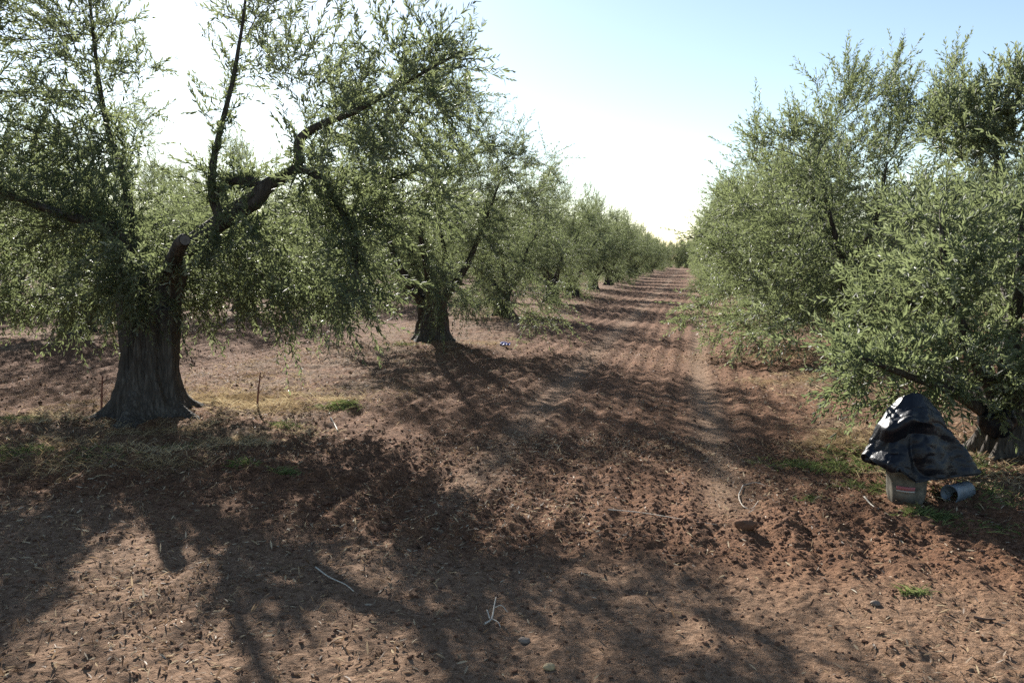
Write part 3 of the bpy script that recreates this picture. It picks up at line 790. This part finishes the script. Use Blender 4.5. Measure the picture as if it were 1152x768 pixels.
def make_grass():
    rng = np.random.default_rng(81)
    # dry grass: thin everywhere on the strips, thick in the patches the photo shows
    xs, ys = [], []
    for n, a, b in ((60000, 5, 13), (50000, 13, 26), (40000, 26, 60)):
        x, y = in_view(n, a, b, rng); row = row_mask(x, y); dn = fbm(x, y, 1.1, 3, 95)
        k = (rng.random(n) < row * np.clip((dn - .42) * 3.2, .03, 1)); xs.append(x[k]); ys.append(y[k])
    for (px, py, rx, ry, n) in ((290, 448, 1.0, .45, 2200), (250, 455, .6, .3, 1000), (275, 497, .38, .22, 900), (360, 452, .5, .35, 700), (235, 500, .3, .2, 400), (60, 475, .6, .4, 900), (100, 455, .4, .25, 500), (182, 526, .12, .1, 160),
                            (130, 505, .8, .5, 1500), (168, 488, .6, .3, 1100), (200, 478, .4, .2, 500), (205, 515, .4, .25, 500), (70, 520, .6, .35, 900), (330, 490, .4, .3, 400), (310, 460, .5, .3, 700), (590, 362, .9, .5, 500), (545, 388, .7, .5, 500), (690, 337, 1.2, 1.2, 500), (905, 425, .7, .5, 1800), (880, 402, .8, .5, 1400), (860, 368, 1.0, .7, 1600), (940, 500, .5, .35, 900), (960, 490, .4, .5, 900), (1010, 525, .35, .4, 350)):
        c = G(px, py); x, y = patch(c[0], c[1], rx, ry, n, rng); xs.append(x); ys.append(y)
    x, y = np.concatenate(xs), np.concatenate(ys)
    k = rng.random(len(x)) < np.clip((fbm(x, y, 3.2, 3, 97) - .40) * 7, .06, 1); x, y = x[k], y[k]; n = len(x)
    L = .035 + .095 * rng.random(n) ** 1.6
    o = blades('dry_grass', x, y, L, .0035 + .003 * rng.random(n), .5 + 1.3 * rng.random(n), np.clip(rng.random(n) * .8 + (fbm(x, y, 2.1, 2, 99) - .5) * 1.2, 0, 1), STRAW, rng)
    tag(o, 'dry straw coloured grass on the strips under the trees', 'dry grass', kind='stuff')
    xs, ys = [], []
    for (px, py, rx, ry, n) in ((388, 458, .14, .10, 420), (375, 462, .2, .1, 160), (272, 524, .12, .08, 170), (322, 531, .10, .07, 150), (320, 478, .2, .12, 150), (18, 510, .3, .14, 420), (22, 472, .2, .1, 300), (190, 505, .3, .15, 120), (100, 510, .4, .2, 220),
                            (925, 527, .42, .18, 900), (985, 522, .35, .25, 420), (990, 550, .28, .16, 460), (1043, 579, .16, .06, 420), (960, 508, .3, .2, 280), (912, 562, .1, .05, 60), (1090, 525, .25, .35, 400), (1115, 560, .3, .25, 260), (1030, 668, .07, .03, 70),
                            (452, 388, .35, .3, 300), (1100, 590, .3, .1, 120), (585, 385, .3, .2, 100)):
        c = G(px, py); x, y = patch(c[0], c[1], rx, ry, n, rng); xs.append(x); ys.append(y)
    x, y = np.concatenate(xs), np.concatenate(ys); n = len(x)
    L = .025 + .065 * rng.random(n) ** 1.5
    o = blades('green_grass', x, y, L, .004 + .004 * rng.random(n), .5 + 1.0 * rng.random(n), rng.random(n), GREEN, rng)
    tag(o, 'short green grass in small patches on the bare soil', 'grass', kind='stuff')
make_grass()

# ---------------------------------------------------------------- sticks and small finds
PALE = plain('bleached_wood', (.52, .46, .37), .7, .2, .3, 60)
REDSTALK = plain('dry_reddish_stalk', (.20, .085, .06), .7, .2, .3, 60)
def on_ground(px, py, up=.012):
    c = G(px, py); c[2] = float(ground_h(np.array([c[0]]), np.array([c[1]]))[0]) + up; return c

def stick(name, pix, rad, mat, label, cat='stick', group=None, forks=()):
    g = Geo(); pts = [on_ground(*p) for p in pix]
    p, r = spline(pts, np.linspace(rad, rad * .5, len(pts)), 16); tube(g, p, r, 6, 0, True, .15, len(name))
    for f in forks:
        pp, rr = spline([on_ground(*k) for k in f], np.linspace(rad * .7, rad * .35, len(f)), 10); tube(g, pp, rr, 5, 0, True, .15, 4)
    return tag(g.build(name, [mat], None), label, cat, group)

stick('dry_stick', [(684, 575), (720, 580), (765, 587), (806, 591)], .0034, PALE, 'long thin pale stick lying across the soil in front of the wheel track', group='dry sticks on the soil')
stick('curved_twig', [(836, 548), (831, 560), (836, 571), (846, 573), (853, 567)], .004, PALE, 'hook shaped dry twig lying on the soil beside the wheel track', 'twig', 'dry sticks on the soil',
      forks=[[(836, 548), (850, 548, .03), (862, 549)]])
stick('dry_stick', [(372, 473), (377, 480), (380, 486)], .009, PALE, 'short whitish stick propped on the clods right of the old trunk', group='dry sticks on the soil')
stick('dry_stick', [(355, 640), (370, 652), (388, 662), (398, 668)], .004, PALE, 'thin curved stick lying in the limb shadows at the lower left', group='dry sticks on the soil')
stick('dry_stick', [(1096, 697), (1108, 698), (1120, 700)], .008, plain('brown_stick', (.13, .08, .055), .8, .2), 'short brown stick lying on bare soil at the lower right', group='dry sticks on the soil')
stick('dry_stick', [(972, 562), (980, 570), (988, 577)], .006, PALE, 'straight pale stick on bare soil left of the beige bucket', group='dry sticks on the soil')
stick('forked_twig', [(545, 706), (553, 701), (556, 692, .04), (558, 686, .05)], .0045, PALE, 'bleached forked twig on the shadowed track at the bottom', 'twig', 'dry sticks on the soil',
      forks=[[(556, 692, .03), (564, 690, .03), (571, 692)], [(553, 701), (560, 706, .02), (563, 709)], [(551, 700), (548, 694, .03), (547, 692)]])
def stalk(px, py, top, lean, label):
    b = on_ground(px, py, -.03); d = np.linalg.norm(b - EYE); h = top * d / F
    g = Geo(); p, r = spline([b, b + (lean * .4, 0, h * .5), b + (lean, 0, h)], [.011, .009, .006], 10)
    tube(g, p, r, 6, 0, True, .2, 3)
    for t, s in ((.45, 1), (.62, -1), (.8, 1)):
        o = p[int(t * 9)]; tube(g, [o, o + (s * .035, .02, .05), o + (s * .05, .03, .10)], [.004, .003, .002], 4)
    return tag(g.build('dry_stalk', [REDSTALK], None), label, 'dry stalk', 'reddish dry stalks')
stalk(114, 462, 40, .03, 'reddish dry stalk standing left of the old flared trunk')
stalk(289, 460, 42, .05, 'reddish dry stalk standing in yellow grass right of the old trunk')

def rock(name, px, py, size, mat, label, cat, seed, group=None):
    rng = np.random.default_rng(seed); c = on_ground(px, py, size * .25)
    na, nb = 28, 16; th = np.arange(na) / na * 6.2832; ph = np.linspace(.02, PI - .02, nb)
    T, H = np.meshgrid(th, ph); d = np.stack([np.sin(H) * np.cos(T), np.sin(H) * np.sin(T), np.cos(H)], -1)
    r = 1 + .5 * (fbm(d[..., 0] * 2 + seed, d[..., 1] * 2 + d[..., 2] * 1.7, 1.2, 4, seed) - .5)
    v = (d * r[..., None] * np.array([1.15, .9, .65]) * size + c).reshape(-1, 3)
    i = np.arange(nb - 1)[:, None] * na; j = np.arange(na)[None]; k = (j + 1) % na
    q = np.stack([i + j, i + na + j, i + na + k, i + k], -1).reshape(-1, 4)
    v = np.vstack([v, c + (0, 0, size * .6), c - (0, 0, size * .6)])
    t = np.vstack([np.stack([j[0], k[0], np.full(na, len(v) - 2)], -1), np.stack([(nb - 1) * na + k[0], (nb - 1) * na + j[0], np.full(na, len(v) - 1)], -1)])
    return tag(build(name, v, q, t, [mat], None, None, True), label, cat, group)
rock('soil_lump', 838, 594, .055, CLOD, 'dark lump of soil at the near end of the wheel track', 'soil lump', 4)
STONE = plain('grey_stone', (.20, .155, .12), .85, .2, .25, 30, .006)
rock('stone', 590, 722, .023, STONE, 'flat brownish stone in dappled shade at the bottom', 'stone', 6, 'stones on the track')
rock('stone', 618, 752, .022, plain('yellow_stone', (.42, .31, .17), .8, .2, .2, 40), 'small yellowish stone on the track at the very bottom', 'stone', 8, 'stones on the track')
rock('stone', 985, 680, .02, STONE, 'rounded brownish stone on bare sunny soil at the lower right', 'stone', 9, 'stones on the track')

BLUE = plain('blue_plastic', (.10, .12, .36), .6, .5, .15, 20)
def scrap():
    c = on_ground(568, 389, .02); n = 12
    u, w = np.meshgrid(np.linspace(-1, 1, n), np.linspace(-1, 1, n), indexing='ij')
    z = (fbm(u + 3, w, 1.6, 3, 4) - .35) * .12
    v = np.stack([c[0] + u * .09, c[1] + w * .07, c[2] + z], -1).reshape(-1, 3)
    v = np.vstack([v, v - [0, 0, .004]]); i = np.arange(n - 1)[:, None] * n; j = np.arange(n - 1)[None]
    q = np.stack([i + j, i + n + j, i + n + j + 1, i + j + 1], -1).reshape(-1, 4)
    tag(build('plastic_scrap', v, np.vstack([q, q[:, ::-1] + n * n]), None, [BLUE], None, None, True), 'small blue plastic scrap lying on straw right of the second trunk', 'plastic scrap')
scrap()

# ---------------------------------------------------------------- black sheet, bucket, pipe, bag
def sheet_mat():
    a = NT('black_plastic_sheet'); v = a.obj_vec(); n = a.noise(v, 9, 5, .6); n2 = a.noise(v, 45, 3, .6)
    c = a.ramp(n, [(.35, (.006, .007, .010)), (.66, (.010, .012, .018)), (.85, (.016, .017, .022))])
    p = a.n('BsdfPrincipled'); a.l(c, p.inputs['Base Color'])
    a.l(a.ramp(n, [(.3, (.34, .34, .34)), (.75, (.50, .50, .50))]), p.inputs['Roughness']); p.inputs['Specular IOR Level'].default_value = .30
    h = a.math('ADD', n, a.math('MULTIPLY', n2, .25))
    b = a.n('Bump', Strength=.5, Distance=.02); a.l(h, b.inputs['Height']); a.l(b.outputs[0], p.inputs['Normal'])
    a.l(p.outputs[0], a.out.inputs['Surface']); return a.m
SHEET = sheet_mat()

BUCK = G(1034, 566); BUCK[2] = gz(BUCK[0], BUCK[1])
def make_sheet():
    D = float((BUCK - EYE) @ _fw) + .02
    # columns: left, front left, front, front right, right, back right, back, back left; rows from the crest to the hem
    rows = [
        [(1012, 448, .00), (1018, 445, -.05), (1027, 442, -.06), (1036, 443, -.05), (1043, 447, .00), (1039, 446, .07), (1028, 443, .08), (1018, 445, .06)],
        [(1000, 460, .00), (1010, 460, -.07), (1025, 460, -.11), (1042, 459, -.08), (1054, 463, .00), (1048, 464, .13), (1028, 461, .16), (1010, 462, .12)],
        [(990, 478, .00), (1002, 485, -.16), (1023, 472, -.20), (1044, 476, -.17), (1063, 482, .00), (1056, 484, .18), (1028, 482, .21), (1002, 484, .15)],
        [(984, 494, .01), (1004, 497, -.12), (1021, 487, -.12), (1042, 488, -.13), (1073, 492, .00), (1064, 498, .20), (1028, 500, .23), (998, 500, .16)],
        [(979, 506, .00), (1006, 512, -.15), (1020, 511, -.14), (1044, 511, -.14), (1084, 508, .01), (1072, 513, .21), (1028, 515, .24), (993, 512, .16)],
        [(974, 514, -.02), (1001, 523, -.19), (1022, 528, -.15), (1047, 528, -.15), (1094, 524, .02), (1080, 526, .22), (1028, 527, .25), (990, 519, .16)],
        [(980, 518, -.08), (1009, 530, -.20), (1028, 543, -.15), (1048, 540, -.15), (1100, 534, .03), (1086, 533, .22), (1028, 533, .25), (991, 523, .15)]]
    C = np.array([[P(x, y, D + o) for x, y, o in r] for r in rows])
    nr, nc = C.shape[:2]; K = 18
    u = np.arange(nc * K) / K; v = np.linspace(0, nr - 1 - 1e-6, (nr - 1) * K + 1)
    def ev(fu, fv, iu, iv):
        g = lambda a, b: C[np.clip(a, 0, nr - 1)][:, None][:, 0][:, :][np.arange(len(a))[:, None], (b % nc)[None]]
        return (g(iv, iu) * ((1 - fv)[:, None] * (1 - fu)[None])[..., None] + g(iv, iu + 1) * ((1 - fv)[:, None] * fu[None])[..., None]
                + g(iv + 1, iu) * (fv[:, None] * (1 - fu)[None])[..., None] + g(iv + 1, iu + 1) * (fv[:, None] * fu[None])[..., None])
    iu, iv = u.astype(int), v.astype(int); fu, fv = u - iu, v - iv
    lin = ev(fu, fv, iu, iv); sm = ev(fu * fu * (3 - 2 * fu), fv * fv * (3 - 2 * fv), iu, iv)
    V = lin * .40 + sm * .60
    du = np.roll(V, -1, 1) - np.roll(V, 1, 1); dv = np.gradient(V, axis=0); N = unit(np.cross(dv, du))
    L = V - C.mean((0, 1))
    a = np.abs(fbm(L[..., 0] + L[..., 1] * .5 + 5, L[..., 2] * .45 + L[..., 1] * .3 + 3, 6.5, 1, 14) - .5)
    b = np.abs(fbm(L[..., 0] - L[..., 1] * .5 - L[..., 2] * .35 + 9, L[..., 2] * .55 + L[..., 1] + 1, 15, 2, 24) - .5)
    t = (v / (nr - 1))[:, None]
    V = V + N * ((.12 * np.minimum(a, .3) - .016 + .05 * np.minimum(b, .2)) * np.clip(t * 4, .2, 1) * np.where(t > .97, .6, 1))[..., None]
    nu = nc * K; nv = len(v)
    top = V[0].mean(0) + np.array([0, 0, .012])
    i = np.arange(nv - 1)[:, None] * nu; j = np.arange(nu)[None]; k = (j + 1) % nu
    q = np.stack([i + j, i + nu + j, i + nu + k, i + k], -1).reshape(-1, 4)
    VV = np.vstack([V.reshape(-1, 3), top[None]])
    o = build('plastic_sheet', VV, q, np.stack([j[0], k[0], np.full(nu, len(VV) - 1)], -1), [SHEET], None, None, True)
    m = o.modifiers.new('thickness', 'SOLIDIFY'); m.thickness = .003; m.offset = 0
    tag(o, 'crumpled black plastic sheet draped over a bucket beside the bushy olive tree', 'plastic sheet')
make_sheet()

BEIGE = plain('worn_beige_plastic', (.135, .122, .095), .8, .2, .75, 11, .006)
PINK = plain('pink_band', (.36, .12, .13), .6, .4, .1, 30)
WHITE = plain('white_band', (.42, .40, .36), .7, .3, .1, 30)
def make_bucket():
    right, away = _rt, np.array([_fw[0], _fw[1], 0]) / np.hypot(_fw[0], _fw[1])
    root = empty('bucket', BUCK + .05 * away)
    na = 64; th = np.arange(na) / na * 2 * PI
    prof = [(0, -.01), (.098, -.01), (.108, .004), (.116, .06), (.122, .12), (.124, .16), (.125, .19), (.130, .193), (.130, .21), (.122, .21), (.118, .19), (.100, .02), (0, .02)]
    pr = np.array(prof)
    dent = 1 + .05 * np.sin(th * 3 + 1)[None] * np.ones((len(pr), 1)) + .03 * np.sin(th * 7)[None] + .025 * np.sin(th * 4 + pr[:, 1:] * 40)
    rr = pr[:, :1] * dent
    v = np.stack([rr * np.cos(th) - .06 * right[0], rr * np.sin(th), pr[:, 1:] + 0 * th[None]], -1).reshape(-1, 3)
    i = np.arange(len(pr) - 1)[:, None] * na; j = np.arange(na)[None]; k = (j + 1) % na
    q = np.stack([i + j, i + k, i + na + k, i + na + j], -1).reshape(-1, 4)
    build('shell', v, q, None, [BEIGE], None, root, True)
    # band with a pink stripe over a white one, part-way round the near side
    a0 = math.atan2(-away[1], -away[0])
    for nm, z0, z1, mt, hw, sh in (('pink_stripe', .098, .122, PINK, .42, -.45), ('white_stripe', .086, .0965, WHITE, .42, -.45)):
        tt = np.linspace(-hw, hw, 24) + a0 + sh
        g = []
        for z, e in ((z0, .010), (z1, .010)):
            R0 = np.interp(z, pr[1:7, 1], pr[1:7, 0]); dn = 1 + .05 * np.sin(tt * 3 + 1) + .03 * np.sin(tt * 7)
            rad = R0 * dn + e
            g.append(np.stack([rad * np.cos(tt) - .06 * right[0], rad * np.sin(tt), np.full(24, z)], -1))
        v = np.vstack(g); j = np.arange(23)
        o = build(nm, v, np.stack([j, j + 1, j + 25, j + 24], -1), None, [mt], None, root, True)
        m = o.modifiers.new('thickness', 'SOLIDIFY'); m.thickness = .004; m.offset = -1
    tag(root, 'worn beige bucket with a pink and white stripe, standing under the black plastic sheet', 'bucket')
make_bucket()

def make_pipe():
    c = on_ground(1078, 560, .05); a = unit(on_ground(1062, 560, .055) - on_ground(1096, 549, .055)); a[2] = 0; a = unit(a)
    u = np.array([0, 0, 1.0]); w = np.cross(a, u)
    na = 40; th = np.arange(na) / na * 2 * PI; L = .205
    prof = [(-L / 2, .0), (-L / 2, .052), (-L / 2 + .006, .058), (L / 2 - .012, .059), (L / 2 - .008, .062), (L / 2, .062), (L / 2, .054), (-L / 2 + .02, .053), (-L / 2 + .02, 0)]
    v = np.concatenate([c + a * s + r * (np.cos(th)[:, None] * u + np.sin(th)[:, None] * w) for s, r in prof])
    i = np.arange(len(prof) - 1)[:, None] * na; j = np.arange(na)[None]; k = (j + 1) % na
    q = np.stack([i + j, i + k, i + na + k, i + na + j], -1).reshape(-1, 4)
    tag(build('metal_can', v, q, None, [plain('blue_grey_can', (.12, .15, .18), .5, .5, .3, 18, 0)], None, None, True),
        'open blue grey can lying on its side right of the beige bucket', 'can')
make_pipe()

def make_bag():
    c = P(1122, 470, 6.85); na, nb = 60, 34
    th = np.arange(na) / na * 2 * PI; ph = np.linspace(.03, PI - .03, nb)
    T, H = np.meshgrid(th, ph); d = np.stack([np.sin(H) * np.cos(T), np.sin(H) * np.sin(T), np.cos(H)], -1)
    r = 1 + .30 * (1 - np.abs(fbm(d[..., 0] * 2 + 5, d[..., 1] * 2 + d[..., 2] * 2, 1.2, 3, 9) - .5) * 4) * .5
    v = (d * r[..., None] * np.array([.125, .10, .105])).reshape(-1, 3)
    v[:, 2] -= np.clip(-v[:, 2], 0, 1) * .35
    v = v + c
    i = np.arange(nb - 1)[:, None] * na; j = np.arange(na)[None]; k = (j + 1) % na
    q = np.stack([i + j, i + na + j, i + na + k, i + k], -1).reshape(-1, 4)
    v = np.vstack([v, [v[:na].mean(0)], [v[-na:].mean(0)]])
    t = np.vstack([np.stack([j[0], k[0], np.full(na, len(v) - 2)], -1), np.stack([(nb - 1) * na + k[0], (nb - 1) * na + j[0], np.full(na, len(v) - 1)], -1)])
    tag(build('plastic_bag', v, q, t, [SHEET], None, None, True), 'dark bluish plastic bag wedged on the trunk of the bushy olive tree', 'plastic bag')
make_bag()

# ---------------------------------------------------------------- dusty air
def make_haze():
    v = [(x, y, z) for z in (-1.5, 9) for x, y in ((-160, -30), (160, -30), (160, 330), (-160, 330))]
    q = [(3, 2, 1, 0), (4, 5, 6, 7), (0, 1, 5, 4), (1, 2, 6, 5), (2, 3, 7, 6), (3, 0, 4, 7)]
    a = NT('dusty_air'); p = a.n('VolumePrincipled', Density=HAZE, Anisotropy=.35)
    p.inputs['Color'].default_value = (.86, .92, 1.0, 1); a.l(p.outputs[0], a.out.inputs['Volume'])
    tag(build('haze', v, q, None, [a.m]), 'thin pale dusty air between the far trees', 'haze', kind='stuff')
HAZE = 0
if HAZE: make_haze()

# ---------------------------------------------------------------- light, sky, camera
w = bpy.data.worlds.new('World'); scene.world = w; w.use_nodes = True
nt = w.node_tree; nt.nodes.clear()
sky = nt.nodes.new('ShaderNodeTexSky'); sky.sky_type = 'NISHITA'; sky.sun_disc = False
sky.sun_elevation = SUN_EL; sky.sun_rotation = SUN_AZ
sky.air_density, sky.dust_density, sky.ozone_density, sky.altitude = 1.0, .2, 1.2, 50
bg = nt.nodes.new('ShaderNodeBackground'); bg.inputs['Strength'].default_value = .064
wo = nt.nodes.new('ShaderNodeOutputWorld')
hs = nt.nodes.new('ShaderNodeHueSaturation'); hs.inputs['Saturation'].default_value = .95
nt.links.new(sky.outputs[0], hs.inputs['Color']); nt.links.new(hs.outputs[0], bg.inputs[0]); nt.links.new(bg.outputs[0], wo.inputs['Surface'])
sl = bpy.data.lights.new('sun', 'SUN'); sl.energy = 5.0; sl.angle = R(.53); sl.color = (1.0, .95, .875)
so = bpy.data.objects.new('sun', sl); COL.objects.link(so)
so.rotation_euler = Vector((-SUNV[0], -SUNV[1], -SUNV[2])).to_track_quat('-Z', 'Y').to_euler()
so.location = (-20, 35, 20)

cam = bpy.data.cameras.new('camera'); co = bpy.data.objects.new('camera', cam); COL.objects.link(co)
cam.sensor_width = 36; cam.lens = F / 1152 * 36; cam.clip_end = 10000; cam.clip_start = .05
co.location = EYE; co.rotation_euler = (PI / 2 - PITCH, 0, YAW)
scene.camera = co
vs = scene.view_settings
vs.view_transform = 'Standard'; vs.look = 'None'; vs.gamma = 1; vs.exposure = 1.36; vs.use_curve_mapping = False
scene.cycles.max_bounces = 8; scene.cycles.diffuse_bounces = 3; scene.cycles.glossy_bounces = 2; scene.cycles.transmission_bounces = 4
scene.cycles.use_denoising = False
